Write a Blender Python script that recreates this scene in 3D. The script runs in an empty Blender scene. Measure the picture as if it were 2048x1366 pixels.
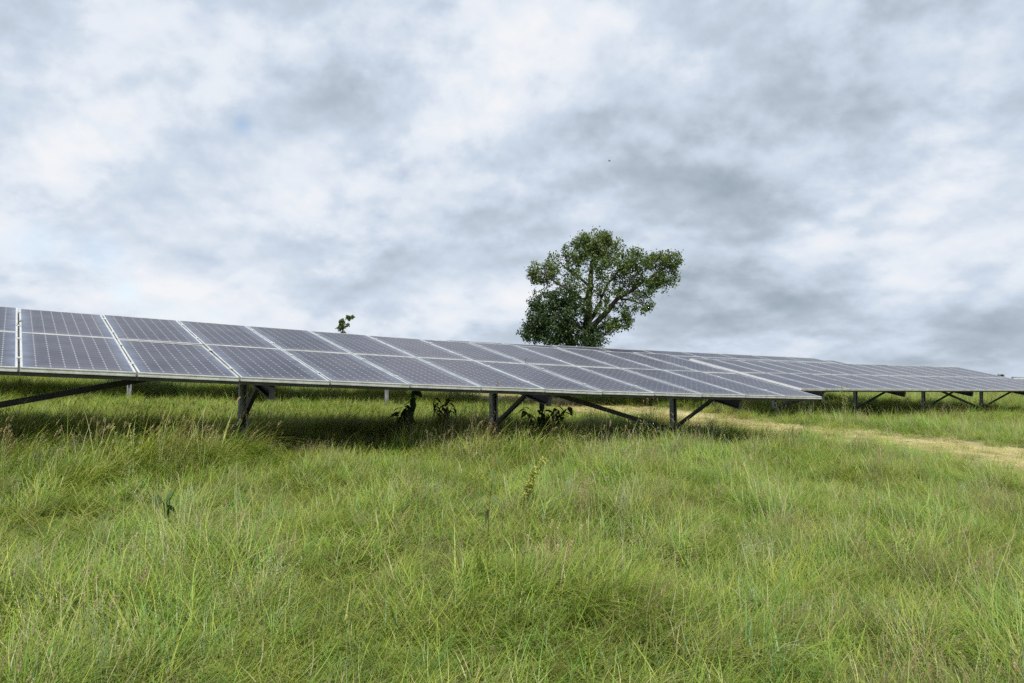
import bpy, bmesh, math, random
import numpy as np
from mathutils import Vector, Matrix, Euler

random.seed(7)
RNG = np.random.default_rng(11)
SC = bpy.context.scene
COL = SC.collection
EYE = 1.65                      # eye height above the ground below the camera
F, CX, CY, YH = 1565.0, 1024.0, 683.0, 760.0
PITCH = math.atan((YH - CY) / F)

# ------------------------------------------------------------------ camera
cam_d = bpy.data.cameras.new('camera')
cam = bpy.data.objects.new('camera', cam_d)
COL.objects.link(cam)
cam_d.sensor_width = 36.0
cam_d.lens = F / 2048 * 36.0
cam_d.clip_start = 0.05
cam_d.clip_end = 9000
cam.location = (0, 0, EYE)
cam.rotation_euler = (math.pi / 2 + PITCH, 0, 0)
SC.camera = cam

RH = np.array([0.8369, 0.5473])       # along the rows of panels
UH = np.array([-0.5473, 0.8369])      # up the slope of the panels (north)


def sd(s, d):
    return s * RH[0] + d * UH[0], s * RH[1] + d * UH[1]


def to_sd(x, y):
    return x * RH[0] + y * RH[1], x * UH[0] + y * UH[1]


# ------------------------------------------------------------------ view, sun, sky
SC.view_settings.view_transform = 'Standard'
SC.view_settings.look = 'None'
SC.view_settings.exposure = 0.12
SC.view_settings.gamma = 1.0
SC.view_settings.use_curve_mapping = False
SC.render.engine = 'CYCLES'
SC.cycles.max_bounces = 7
SC.cycles.diffuse_bounces = 3
SC.cycles.glossy_bounces = 3
SC.cycles.transmission_bounces = 4
SC.cycles.transparent_max_bounces = 4
SC.cycles.use_denoising = False

SUN_EL = math.radians(57)
SUN_AZ = math.atan2(-UH[1], -UH[0]) - math.radians(16)     # direction towards the sun (from +X, ccw)
sun_dir = Vector((math.cos(SUN_EL) * math.cos(SUN_AZ), math.cos(SUN_EL) * math.sin(SUN_AZ), math.sin(SUN_EL)))
sun_d = bpy.data.lights.new('sun', 'SUN')
sun_d.energy = 4.6
sun_d.angle = math.radians(3.0)
sun_d.color = (1.0, 0.955, 0.88)
sun = bpy.data.objects.new('sun', sun_d)
COL.objects.link(sun)
sun.location = (10, -20, 40)
sun.rotation_euler = (-sun_dir).to_track_quat('-Z', 'Y').to_euler()

world = bpy.data.worlds.new('World')
SC.world = world
world.use_nodes = True


class NT:
    """small helper to write node expressions"""

    def __init__(self, tree):
        self.t = tree
        self.n = tree.nodes
        self.l = tree.links

    def node(self, kind, **kw):
        n = self.n.new(kind)
        for k, v in kw.items():
            setattr(n, k, v)
        return n

    def put(self, sock, v):
        if isinstance(v, bpy.types.NodeSocket):
            self.l.new(v, sock)
        else:
            sock.default_value = v

    def m(self, op, a, b=0.0, c=0.0, clamp=False):
        n = self.node('ShaderNodeMath', operation=op, use_clamp=clamp)
        self.put(n.inputs[0], a)
        self.put(n.inputs[1], b)
        self.put(n.inputs[2], c)
        return n.outputs[0]

    def vm(self, op, a, b=None, scale=None):
        n = self.node('ShaderNodeVectorMath', operation=op)
        self.put(n.inputs[0], a)
        if b is not None:
            self.put(n.inputs[1], b)
        if scale is not None:
            self.put(n.inputs['Scale'], scale)
        return n.outputs['Value'] if op in ('DOT_PRODUCT', 'LENGTH', 'DISTANCE') else n.outputs[0]

    def noise(self, vec, scale, detail=4.0, rough=0.5, dist=0.0, dims='3D', lac=2.0):
        n = self.node('ShaderNodeTexNoise', noise_dimensions=dims)
        if vec is not None:
            self.put(n.inputs['Vector'], vec)
        n.inputs['Scale'].default_value = scale
        n.inputs['Detail'].default_value = detail
        n.inputs['Roughness'].default_value = rough
        n.inputs['Lacunarity'].default_value = lac
        n.inputs['Distortion'].default_value = dist
        return n.outputs['Fac']

    def ramp(self, fac, stops, interp='LINEAR'):
        n = self.node('ShaderNodeValToRGB')
        n.color_ramp.interpolation = interp
        els = n.color_ramp.elements
        while len(els) < len(stops):
            els.new(0.5)
        for e, (p, c) in zip(els, stops):
            e.position = p
            e.color = (*c, 1) if len(c) == 3 else c
        self.put(n.inputs[0], fac)
        return n.outputs[0]

    def maprange(self, v, a, b, c=0.0, d=1.0, smooth=True):
        n = self.node('ShaderNodeMapRange')
        n.interpolation_type = 'SMOOTHSTEP' if smooth else 'LINEAR'
        self.put(n.inputs[0], v)
        for i, q in enumerate((a, b, c, d)):
            self.put(n.inputs[1 + i], q)
        return n.outputs[0]

    def mix(self, fac, a, b, blend='MIX'):
        n = self.node('ShaderNodeMix', data_type='RGBA', blend_type=blend)
        self.put(n.inputs['Factor'], fac)
        self.put(n.inputs[6], (*a, 1) if isinstance(a, tuple) and len(a) == 3 else a)
        self.put(n.inputs[7], (*b, 1) if isinstance(b, tuple) and len(b) == 3 else b)
        return n.outputs[2]

    def combine(self, x, y, z):
        n = self.node('ShaderNodeCombineXYZ')
        for i, v in enumerate((x, y, z)):
            self.put(n.inputs[i], v)
        return n.outputs[0]

    def sep(self, v):
        n = self.node('ShaderNodeSeparateXYZ')
        self.put(n.inputs[0], v)
        return n.outputs


def px_dir(px, py):
    x, up, y = (px - CX) / F, (CY - py) / F, 1.0
    v = Vector((x, y * math.cos(PITCH) - up * math.sin(PITCH), y * math.sin(PITCH) + up * math.cos(PITCH)))
    return v.normalized()


def build_sky():
    t = NT(world.node_tree)
    t.n.clear()
    out = t.node('ShaderNodeOutputWorld')
    d = t.node('ShaderNodeTexCoord').outputs['Generated']
    dx, dy, dz = t.sep(d)
    den = t.m('ADD', t.m('MAXIMUM', dz, 0.0), 0.48)
    P = t.combine(t.m('DIVIDE', dx, den), t.m('DIVIDE', dy, den), 0.0)
    # slow warp so that banks curl
    wn = t.node('ShaderNodeTexNoise')
    t.put(wn.inputs['Vector'], P)
    wn.inputs['Scale'].default_value = 1.1
    wn.inputs['Detail'].default_value = 1
    warp = t.vm('SCALE', t.vm('SUBTRACT', wn.outputs['Color'], (0.5, 0.5, 0.5)), scale=0.30)
    Pw = t.vm('ADD', P, warp)

    zq = t.m('ADD', t.m('MULTIPLY', dz, 1.1), t.m('MULTIPLY', t.m('LOGARITHM', t.m('MULTIPLY_ADD', t.m('MAXIMUM', dz, 0.0), 25.0, 1.0), math.e), 0.10))
    Q = t.vm('ADD', t.combine(dx, dy, zq), t.vm('SCALE', t.vm('SUBTRACT', wn.outputs['Color'], (0.5, 0.5, 0.5)), scale=0.10))

    def heap(up):
        """cloud thickness; up > 0 looks a little higher, on the lit side of each heap"""
        q = t.vm('ADD', Q, (2.3, 5.2, 4.0 + up))
        a = t.noise(q, 5.5, 7, 0.5)
        c = t.noise(t.vm('ADD', q, (4.2, 8.1, 0.0)), 13.0, 6, 0.52)
        return t.m('ADD', t.m('MULTIPLY', a, 0.66), t.m('MULTIPLY', c, 0.34))
    h0, h1, h2 = heap(0.0), heap(0.055), heap(0.018)
    n_big = t.noise(t.vm('ADD', Pw, (3.1, 1.7, 0.4)), 0.9, 4, 0.5)
    b = t.m('MULTIPLY_ADD', t.m('SUBTRACT', n_big, 0.5), 0.45, 0.56)
    b = t.m('MULTIPLY_ADD', t.m('SUBTRACT', t.maprange(h0, 0.43, 0.57), 0.5), 0.14, b)
    b = t.m('MULTIPLY_ADD', t.m('SUBTRACT', h0, 0.5), 0.2, b)
    b = t.m('MULTIPLY_ADD', t.m('SUBTRACT', h0, h1), 0.65, b)
    b = t.m('MULTIPLY_ADD', t.m('SUBTRACT', h0, h2), 1.0, b)
    # the banks and openings of this particular cloud cover: direction, half width, amount
    banks = [
        (350, 270, 0.15, 0.14), (620, 320, 0.09, 0.16), (960, 150, 0.13, 0.26), (200, 210, 0.09, 0.14), (1060, 190, 0.08, 0.12),
        (1230, 60, 0.14, 0.14), (1800, 490, 0.13, 0.28), (1600, 500, 0.06, 0.22), (2000, 400, 0.12, 0.16), (1900, 180, 0.10, 0.12),
        (330, 440, 0.12, 0.03), (560, 470, 0.12, 0.10), (100, 600, 0.16, 0.06), (450, 600, 0.12, 0.08), (880, 580, 0.07, 0.18), (1030, 590, 0.05, 0.16), (80, 330, 0.10, 0.10),
        (1330, 330, 0.20, -0.08), (1560, 270, 0.20, -0.08), (1480, 420, 0.17, -0.08), (1050, 440, 0.09, -0.04), (1250, 200, 0.10, -0.10),
        (1500, 570, 0.11, -0.17), (1640, 590, 0.09, -0.17), (1780, 640, 0.12, -0.10), (1950, 700, 0.12, -0.22), (1350, 650, 0.14, -0.16), (1950, 690, 0.05, -0.10),
        (1950, 60, 0.18, -0.16), (1700, 60, 0.12, -0.08), (40, 200, 0.09, -0.05), (330, 60, 0.14, 0.03), (300, 350, 0.08, -0.06), (820, 300, 0.10, 0.0),
    ]
    for px, py, w, amt in banks:
        v = px_dir(px, py)
        dist = t.vm('DISTANCE', d, tuple(v))
        b = t.m('ADD', b, t.maprange(dist, 0.0, w * 1.25, amt, 0.0))
    cloud = t.ramp(b, [(0.0, (0.30, 0.36, 0.43)), (0.25, (0.42, 0.485, 0.56)), (0.5, (0.555, 0.635, 0.74)),
                       (0.72, (0.72, 0.77, 0.84)), (0.95, (0.83, 0.84, 0.865))])
    # thin places where the blue shows
    n_gap = t.noise(t.vm('ADD', Pw, (11.0, 4.5, 8.0)), 1.9, 7, 0.55)
    gap = t.maprange(n_gap, 0.62, 0.85, 0.0, 0.35)
    for px, py, w, amt in [(245, 585, 0.026, 0.55), (487, 238, 0.018, 0.7), (50, 482, 0.05, 0.4), (390, 35, 0.03, 0.35), (190, 505, 0.045, 0.4)]:
        dd = t.vm('DISTANCE', t.vm('ADD', d, t.vm('SCALE', t.vm('SUBTRACT', wn.outputs['Color'], (0.5, 0.5, 0.5)), scale=0.06)), tuple(px_dir(px, py)))
        gap = t.m('ADD', gap, t.maprange(dd, 0.0, w, amt, 0.0))
    gap = t.m('MULTIPLY', gap, 0.7, clamp=True)
    sky = t.node('ShaderNodeTexSky', sky_type='NISHITA')
    sky.sun_disc = False
    sky.sun_elevation = SUN_EL
    sky.sun_rotation = math.pi / 2 - SUN_AZ
    sky.dust_density = 0.6
    bg_blue = t.node('ShaderNodeBackground')
    t.put(bg_blue.inputs[0], sky.outputs[0])
    bg_blue.inputs[1].default_value = 0.15
    bg_cloud = t.node('ShaderNodeBackground')
    t.put(bg_cloud.inputs[0], cloud)
    bg_cloud.inputs[1].default_value = 1.0
    mx = t.node('ShaderNodeMixShader')
    t.put(mx.inputs[0], gap)
    t.l.new(bg_cloud.outputs[0], mx.inputs[1])
    t.l.new(bg_blue.outputs[0], mx.inputs[2])
    t.l.new(mx.outputs[0], out.inputs[0])


build_sky()

# ------------------------------------------------------------------ helpers


def tag(o, label=None, cat=None, group=None, kind=None):
    for k, v in (('label', label), ('category', cat), ('group', group), ('kind', kind)):
        if v:
            o[k] = v
    return o


def empty(name, loc):
    o = bpy.data.objects.new(name, None)
    COL.objects.link(o)
    o.location = loc
    o.empty_display_size = 0.3
    return o


def link(name, me, parent=None, mat=None):
    o = bpy.data.objects.new(name, me)
    COL.objects.link(o)
    if mat is not None and len(me.materials) == 0:
        me.materials.append(mat)
    if parent is not None:
        o.parent = parent
    return o


def mesh_np(name, verts, faces, smooth=False):
    me = bpy.data.meshes.new(name)
    me.from_pydata([tuple(map(float, v)) for v in verts], [], [tuple(int(i) for i in f) for f in faces])
    if smooth:
        me.polygons.foreach_set('use_smooth', [True] * len(me.polygons))
    me.update()
    return me


def quads_mesh(name, V, Q, colors=None, smooth=False):
    """fast mesh from numpy verts (n,3) and quads (m,4)"""
    me = bpy.data.meshes.new(name)
    V = np.ascontiguousarray(V, dtype=np.float32)
    Q = np.ascontiguousarray(Q, dtype=np.int32)
    me.vertices.add(len(V))
    me.vertices.foreach_set('co', V.ravel())
    me.loops.add(Q.size)
    me.loops.foreach_set('vertex_index', Q.ravel())
    me.polygons.add(len(Q))
    me.polygons.foreach_set('loop_start', np.arange(0, Q.size, Q.shape[1], dtype=np.int32))
    me.polygons.foreach_set('loop_total', np.full(len(Q), Q.shape[1], dtype=np.int32))
    if smooth:
        me.polygons.foreach_set('use_smooth', np.ones(len(Q), dtype=bool))
    me.update(calc_edges=True)
    if colors is not None:
        a = me.color_attributes.new('tint', 'FLOAT_COLOR', 'POINT')
        c = np.ones((len(V), 4), dtype=np.float32)
        c[:, :3] = colors
        a.data.foreach_set('color', c.ravel())
    return me


class Geo:
    """collects boxes, prisms and tubes into one mesh"""

    def __init__(self):
        self.v, self.f = [], []

    def add(self, vs, fs):
        o = len(self.v)
        self.v += [tuple(p) for p in vs]
        self.f += [tuple(i + o for i in f) for f in fs]

    def box(self, x0, x1, y0, y1, z0, z1):
        self.add([(x, y, z) for z in (z0, z1) for y in (y0, y1) for x in (x0, x1)],
                 [(0, 2, 3, 1), (4, 5, 7, 6), (0, 1, 5, 4), (2, 6, 7, 3), (0, 4, 6, 2), (1, 3, 7, 5)])

    def bar(self, a, b, side, w, h):
        """rectangular bar from a to b; side is roughly the width axis"""
        a, b = Vector(a), Vector(b)
        ax = (b - a).normalized()
        sx = (Vector(side) - ax * Vector(side).dot(ax)).normalized() * (w / 2)
        sy = ax.cross(sx).normalized() * (h / 2)
        self.add([a - sx - sy, a + sx - sy, a + sx + sy, a - sx + sy, b - sx - sy, b + sx - sy, b + sx + sy, b - sx + sy],
                 [(0, 3, 2, 1), (4, 5, 6, 7), (0, 1, 5, 4), (1, 2, 6, 5), (2, 3, 7, 6), (3, 0, 4, 7)])

    def prism(self, prof, a, b, ex, ey):
        """closed profile [(x,y)...] swept from a to b with axes ex, ey"""
        a, b, ex, ey = Vector(a), Vector(b), Vector(ex), Vector(ey)
        n = len(prof)
        vs = [a + ex * p[0] + ey * p[1] for p in prof] + [b + ex * p[0] + ey * p[1] for p in prof]
        fs = [(i, (i + 1) % n, n + (i + 1) % n, n + i) for i in range(n)]
        self.add(vs, fs)
        # caps as quads for a profile built of an outer and an inner run
        h = n // 2
        for base, flip in ((0, False), (n, True)):
            for i in range(h - 1):
                q = (base + i, base + i + 1, base + n - 2 - i, base + n - 1 - i)
                self.add([vs[k] for k in q], [(0, 1, 2, 3) if flip else (3, 2, 1, 0)])

    def tube(self, pts, rad, n=6, cap=True):
        pts = [Vector(p) for p in pts]
        rings = []
        for i, p in enumerate(pts):
            t = (pts[min(i + 1, len(pts) - 1)] - pts[max(i - 1, 0)]).normalized()
            up = Vector((0, 0, 1)) if abs(t.z) < 0.9 else Vector((1, 0, 0))
            e1 = t.cross(up).normalized()
            e2 = t.cross(e1)
            r = rad[i] if hasattr(rad, '__len__') else rad
            rings.append([p + (e1 * math.cos(2 * math.pi * k / n) + e2 * math.sin(2 * math.pi * k / n)) * r for k in range(n)])
        vs = [q for ring in rings for q in ring]
        fs = [(i * n + k, i * n + (k + 1) % n, (i + 1) * n + (k + 1) % n, (i + 1) * n + k) for i in range(len(pts) - 1) for k in range(n)]
        if cap:
            fs.append(tuple(reversed(range(n))))
            fs.append(tuple((len(pts) - 1) * n + k for k in range(n)))
        self.add(vs, fs)

    def mesh(self, name, mat=None, smooth=False):
        me = mesh_np(name, self.v, self.f, smooth)
        bm = bmesh.new()
        bm.from_mesh(me)
        bmesh.ops.recalc_face_normals(bm, faces=bm.faces)
        bm.to_mesh(me)
        bm.free()
        if mat:
            me.materials.append(mat)
        return me


def new_mat(name):
    m = bpy.data.materials.new(name)
    m.use_nodes = True
    t = NT(m.node_tree)
    t.n.clear()
    out = t.node('ShaderNodeOutputMaterial')
    return m, t, out


def vnoise(x, y, scale, seed=0):
    """smooth value noise in numpy, 0..1"""
    x = np.asarray(x, float) / scale + seed * 17.31
    y = np.asarray(y, float) / scale + seed * 9.77
    xi, yi = np.floor(x).astype(int), np.floor(y).astype(int)
    fx, fy = x - xi, y - yi
    fx, fy = fx * fx * (3 - 2 * fx), fy * fy * (3 - 2 * fy)

    def h(a, b):
        n = (a * 374761393 + b * 668265263 + seed * 144665) & 0xffffffff
        n = ((n ^ (n >> 13)) * 1274126177) & 0xffffffff
        return ((n ^ (n >> 16)) & 0xffff) / 65535.0
    return (h(xi, yi) * (1 - fx) + h(xi + 1, yi) * fx) * (1 - fy) + (h(xi, yi + 1) * (1 - fx) + h(xi + 1, yi + 1) * fx) * fy


# ------------------------------------------------------------------ the lie of the land (height relative to the eye)
PD = np.array([-60, -10, 0, 3.5, 6, 9, 11, 14, 18.5, 25, 40, 80, 400])
PZ = np.array([-1.9, -1.7, -1.65, -1.56, -1.28, -0.95, -0.85, -0.70, -0.45, -0.12, 0.30, 0.55, -1.0])
PS = np.array([-60, -6, 2.67, 10.7, 14, 20, 31, 60, 200])
PO = np.array([0.55, 0.30, 0.0, -0.28, -0.36, -0.44, -0.56, -0.7, -0.8])


def smooth_interp(v, xs, ys, w):
    acc = 0
    for o in (-1, -0.5, 0, 0.5, 1):
        acc = acc + np.interp(np.asarray(v) + o * w, xs, ys)
    return acc / 5


def ground_rel(x, y, rough=True):
    x, y = np.asarray(x, float), np.asarray(y, float)
    s, d = to_sd(x, y)
    base = smooth_interp(d, PD, PZ, 1.4)
    off = smooth_interp(s, PS, PO, 2.5)
    w = np.clip(d / 10.0, 0, 1)
    w = w * w * (3 - 2 * w)
    far = np.clip((np.hypot(x, y) - 50) / 80, 0, 1)
    z = base + off * w * (1 - far)
    z = z * (1 - far) + far * (-1.25)
    if rough:
        z = z + ((vnoise(x, y, 1.3, 3) - 0.5) * 0.10 + (vnoise(x, y, 0.5, 5) - 0.5) * 0.04) * (1 - far)
    return z


def gz(x, y):
    return float(ground_rel(x, y)) + EYE


def ray_ground(px, py):
    v = px_dir(px, py)
    t = 2.0
    while t < 200:
        p = v * t
        if p.z <= ground_rel(p.x, p.y):
            return p.x, p.y
        t += 0.05
    return v.x * t, v.y * t


def at_depth(px, py, Z):
    """world point seen at a pixel of the photograph, Z metres ahead"""
    v = px_dir(px, py)
    v = v * (Z / v.y)
    return Vector((v.x, v.y, v.z + EYE))


# the strip of mown hay: the aisle across the rows, then bending towards the right
PATH = np.array([ray_ground(*p) for p in [(2300, 962), (2048, 920), (1900, 897), (1750, 878), (1600, 864), (1480, 850), (1380, 838), (1290, 824)]]
                + [sd(14.4, 16.5), sd(14.5, 21), sd(14.5, 27)])


def path_dist(x, y):
    x, y = np.asarray(x, float), np.asarray(y, float)
    best = np.full(x.shape, 1e9)
    for a, b in zip(PATH[:-1], PATH[1:]):
        ab = b - a
        tt = np.clip(((x - a[0]) * ab[0] + (y - a[1]) * ab[1]) / (ab @ ab), 0, 1)
        best = np.minimum(best, np.hypot(x - a[0] - tt * ab[0], y - a[1] - tt * ab[1]))
    return best


def path_mask(x, y):
    dd = path_dist(x, y) + (vnoise(x, y, 0.9, 8) - 0.5) * 0.9 + (vnoise(x, y, 0.3, 9) - 0.5) * 0.4
    return np.clip((2.45 - dd) / 1.3, 0, 1)


# ------------------------------------------------------------------ ground
def build_ground():
    def graded(lo, hi, step, far):
        core = np.arange(lo, hi + 1e-6, step)
        g, v, st = [], hi, step
        while v < far:
            st *= 1.28
            v += st
            g.append(v)
        l, v, st = [], lo, step
        while v > -far:
            st *= 1.28
            v -= st
            l.append(v)
        return np.array(l[::-1] + list(core) + g)
    xs, ys = graded(-14, 26, 0.22, 4000), graded(0, 36, 0.22, 4000)
    X, Y = np.meshgrid(xs, ys)
    Z = ground_rel(X, Y) + EYE
    V = np.stack([X.ravel(), Y.ravel(), Z.ravel()], 1)
    nx, ny = len(xs), len(ys)
    I = np.arange(nx * ny).reshape(ny, nx)
    Q = np.stack([I[:-1, :-1].ravel(), I[:-1, 1:].ravel(), I[1:, 1:].ravel(), I[1:, :-1].ravel()], 1)
    me = quads_mesh('ground', V, Q, smooth=True)
    a = me.attributes.new('hay', 'FLOAT', 'POINT')
    a.data.foreach_set('value', path_mask(X.ravel(), Y.ravel()).astype(np.float32))
    m, t, out = new_mat('meadow_soil')
    pos = t.node('ShaderNodeNewGeometry').outputs['Position']
    n1 = t.noise(pos, 0.6, 6, 0.6)
    n2 = t.noise(pos, 9.0, 6, 0.7)
    green = t.mix(n1, (0.075, 0.105, 0.022), (0.12, 0.135, 0.035))
    green = t.mix(t.maprange(n2, 0.45, 0.7, 0, 0.7), green, (0.10, 0.085, 0.04))
    hayc = t.mix(t.noise(pos, 14.0, 5, 0.7), (0.34, 0.30, 0.15), (0.54, 0.48, 0.27))
    hayc = t.mix(t.maprange(t.noise(pos, 2.2, 5, 0.6), 0.5, 0.68, 0, 0.6), hayc, (0.20, 0.22, 0.07))
    at = t.node('ShaderNodeAttribute', attribute_name='hay')
    col = t.mix(at.outputs['Fac'], green, hayc)
    bs = t.node('ShaderNodeBsdfPrincipled')
    t.put(bs.inputs['Base Color'], col)
    bs.inputs['Roughness'].default_value = 0.95
    bs.inputs['Specular IOR Level'].default_value = 0.1
    bp = t.node('ShaderNodeBump')
    bp.inputs['Strength'].default_value = 0.9
    bp.inputs['Distance'].default_value = 0.05
    t.put(bp.inputs['Height'], n2)
    t.l.new(bp.outputs[0], bs.inputs['Normal'])
    t.l.new(bs.outputs[0], out.inputs[0])
    o = link('ground', me, None, m)
    tag(o, 'meadow ground under long grass with a straw coloured mown strip', kind='structure')
    return o


build_ground()

# ------------------------------------------------------------------ materials for the arrays


def mat_glass():
    m, t, out = new_mat('solar_cell_glass')
    uv = t.node('ShaderNodeUVMap', uv_map='metres').outputs[0]
    u, v, _ = t.sep(uv)                    # metres along the short and the long side
    p = 0.1275
    cu = t.m('DIVIDE', t.m('SUBTRACT', u, 0.0075), p)
    cv = t.m('DIVIDE', t.m('SUBTRACT', v, 0.0135), p)
    fu = t.m('SUBTRACT', t.m('FRACT', cu), 0.5)
    fv = t.m('SUBTRACT', t.m('FRACT', cv), 0.5)
    au, av = t.m('ABSOLUTE', fu), t.m('ABSOLUTE', fv)
    line_u = t.m('MULTIPLY', t.m('GREATER_THAN', au, 0.490), 0.7)
    line_v = t.m('MULTIPLY', t.m('GREATER_THAN', av, 0.488), 0.42)
    diam = t.m('GREATER_THAN', t.m('ADD', au, av), 0.90)
    bus = t.m('MULTIPLY', t.m('LESS_THAN', t.m('ABSOLUTE', t.m('SUBTRACT', av, 0.22)), 0.008), 0.2)
    g = t.m('MAXIMUM', t.m('MAXIMUM', line_u, line_v), t.m('MAXIMUM', diam, bus))
    # the border of the laminate
    eu = t.m('MINIMUM', u, t.m('SUBTRACT', 1.035, u))
    ev = t.m('MINIMUM', v, t.m('SUBTRACT', 2.067, v))
    edge = t.m('MINIMUM', eu, ev)
    g = t.m('MAXIMUM', g, t.m('MULTIPLY', t.m('LESS_THAN', edge, 0.022), 1.0))
    ob = t.node('ShaderNodeObjectInfo')
    cell_id = t.node('ShaderNodeTexWhiteNoise', noise_dimensions='3D')
    t.put(cell_id.inputs['Vector'], t.combine(t.m('FLOOR', cu), t.m('FLOOR', cv), ob.outputs['Random']))
    cell = t.mix(cell_id.outputs['Value'], (0.014, 0.016, 0.036), (0.022, 0.024, 0.048))
    base = t.mix(g, cell, (0.40, 0.41, 0.43))
    # dust film, heavier along the frame where rain leaves it
    pos = t.node('ShaderNodeNewGeometry').outputs['Position']
    film = t.m('ADD', t.maprange(t.noise(pos, 1.6, 6, 0.6), 0.3, 0.75, 0.03, 0.08), t.m('MULTIPLY', ob.outputs['Random'], 0.03))
    rim = t.m('MULTIPLY', t.maprange(eu, 0.0, 0.20, 1.0, 0.0), t.maprange(t.noise(pos, 5.0, 4, 0.6), 0.25, 0.7, 0.09, 0.24))
    rim2 = t.m('MULTIPLY', t.maprange(v, 0.0, 0.30, 1.0, 0.0), 0.12)
    dust = t.m('ADD', film, t.m('MAXIMUM', rim, rim2), clamp=True)
    base = t.mix(dust, base, t.mix(t.maprange(eu, 0.02, 0.2), (0.33, 0.41, 0.54), (0.40, 0.385, 0.395)))
    di = t.node('ShaderNodeBsdfDiffuse')
    t.put(di.inputs[0], base)
    gl = t.node('ShaderNodeBsdfGlossy')
    t.put(gl.inputs['Roughness'], t.maprange(dust, 0.0, 0.4, 0.15, 0.40))
    fr = t.node('ShaderNodeFresnel')
    fr.inputs['IOR'].default_value = 1.38
    mx = t.node('ShaderNodeMixShader')       # textured low reflection glass: weaker than a plain pane
    t.put(mx.inputs[0], t.m('MULTIPLY', fr.outputs[0], 0.60))
    t.l.new(di.outputs[0], mx.inputs[1])
    t.l.new(gl.outputs[0], mx.inputs[2])
    t.l.new(mx.outputs[0], out.inputs[0])
    return m


def mat_metal(name, c0, c1, metallic, rough, spec=0.5):
    m, t, out = new_mat(name)
    pos = t.node('ShaderNodeNewGeometry').outputs['Position']
    n = t.noise(pos, 7.0, 6, 0.65)
    n2 = t.noise(pos, 60.0, 3, 0.6)
    col = t.mix(t.maprange(n, 0.3, 0.7), c0, c1)
    bs = t.node('ShaderNodeBsdfPrincipled')
    t.put(bs.inputs['Base Color'], col)
    bs.inputs['Metallic'].default_value = metallic
    t.put(bs.inputs['Roughness'], t.maprange(n2, 0.3, 0.7, rough - 0.08, rough + 0.1))
    bs.inputs['Specular IOR Level'].default_value = spec
    t.l.new(bs.outputs[0], out.inputs[0])
    return m


M_GLASS = mat_glass()
M_FRAME = mat_metal('anodised_aluminium', (0.40, 0.41, 0.385), (0.58, 0.59, 0.575), 0.15, 0.42)
M_STEEL = mat_metal('galvanised_steel', (0.22, 0.23, 0.24), (0.36, 0.37, 0.38), 0.4, 0.5)
M_DARK = mat_metal('dark_weathered_steel', (0.05, 0.05, 0.055), (0.09, 0.09, 0.095), 0.3, 0.55)
M_BACK = mat_metal('panel_back_sheet', (0.05, 0.05, 0.055), (0.07, 0.07, 0.075), 0.0, 0.7)

# ------------------------------------------------------------------ one panel: laminate and frame (shared meshes)
PW, PL, PT = 1.035, 2.067, 0.046


def panel_meshes():
    bm = bmesh.new()
    uvl = bm.loops.layers.uv.new('metres')
    lo, hi = -0.012, -0.004
    e = 0.010
    pts = [(e, e), (PW - e, e), (PW - e, PL - e), (e, PL - e)]
    top = [bm.verts.new((x, y, hi)) for x, y in pts]
    bot = [bm.verts.new((x, y, lo)) for x, y in pts]
    f = bm.faces.new(top)
    f.material_index = 0
    fs = [bm.faces.new(bot[::-1])] + [bm.faces.new((top[i], bot[i], bot[(i + 1) % 4], top[(i + 1) % 4])) for i in range(4)]
    for q in fs:
        q.material_index = 1
    for face in bm.faces:
        for lp in face.loops:
            lp[uvl].uv = (lp.vert.co.x, lp.vert.co.y)
    me = bpy.data.meshes.new('solar_panel')
    bm.to_mesh(me)
    bm.free()
    me.materials.append(M_GLASS)
    me.materials.append(M_BACK)
    g = Geo()
    w = 0.016
    for (x0, x1, y0, y1) in ((0, PW, 0, w), (0, PW, PL - w, PL), (0, w, w, PL - w), (PW - w, PW, w, PL - w)):
        g.box(x0, x1, y0, y1, -PT, 0.0)
    # lower return lip and the two ribs along the outer faces
    for y0, y1 in ((-0.004, -0.0005), (PL + 0.0005, PL + 0.004)):
        g.box(0.004, PW - 0.004, y0, y1, -0.009, -0.001)
        g.box(0.004, PW - 0.004, y0, y1, -PT + 0.0005, -PT + 0.014)
    g.box(w + 0.001, PW - w - 0.001, w + 0.001, w + 0.026, -PT + 0.001, -PT + 0.004)
    g.box(w + 0.001, PW - w - 0.001, PL - w - 0.026, PL - w - 0.001, -PT + 0.001, -PT + 0.004)
    return me, g.mesh('panel_frame', M_FRAME)


ME_PANEL, ME_FRAME = panel_meshes()
GAP = 0.020
TILT = math.radians(12.5)


def lipped_channel(w, d, th, lip):
    """open channel profile, width w along x, depth d along y, open towards -y... outer run then inner run"""
    outer = [(-w / 2 + lip, -d / 2), (-w / 2, -d / 2), (-w / 2, d / 2), (w / 2, d / 2), (w / 2, -d / 2), (w / 2 - lip, -d / 2)]
    inner = [(w / 2 - lip, -d / 2 + th), (w / 2 - th, -d / 2 + th), (w / 2 - th, d / 2 - th), (-w / 2 + th, d / 2 - th),
             (-w / 2 + th, -d / 2 + th), (-w / 2 + lip, -d / 2 + th)]
    return outer + inner


def slope_len_of(nrows, ch):
    return nrows * (ch + GAP) - GAP


M_SKY_CATCH = mat_metal('sky_catch_metal', (0.42, 0.43, 0.44), (0.50, 0.51, 0.52), 0.3, 0.45)  # metal of the added strip that brightens a row's end


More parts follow.
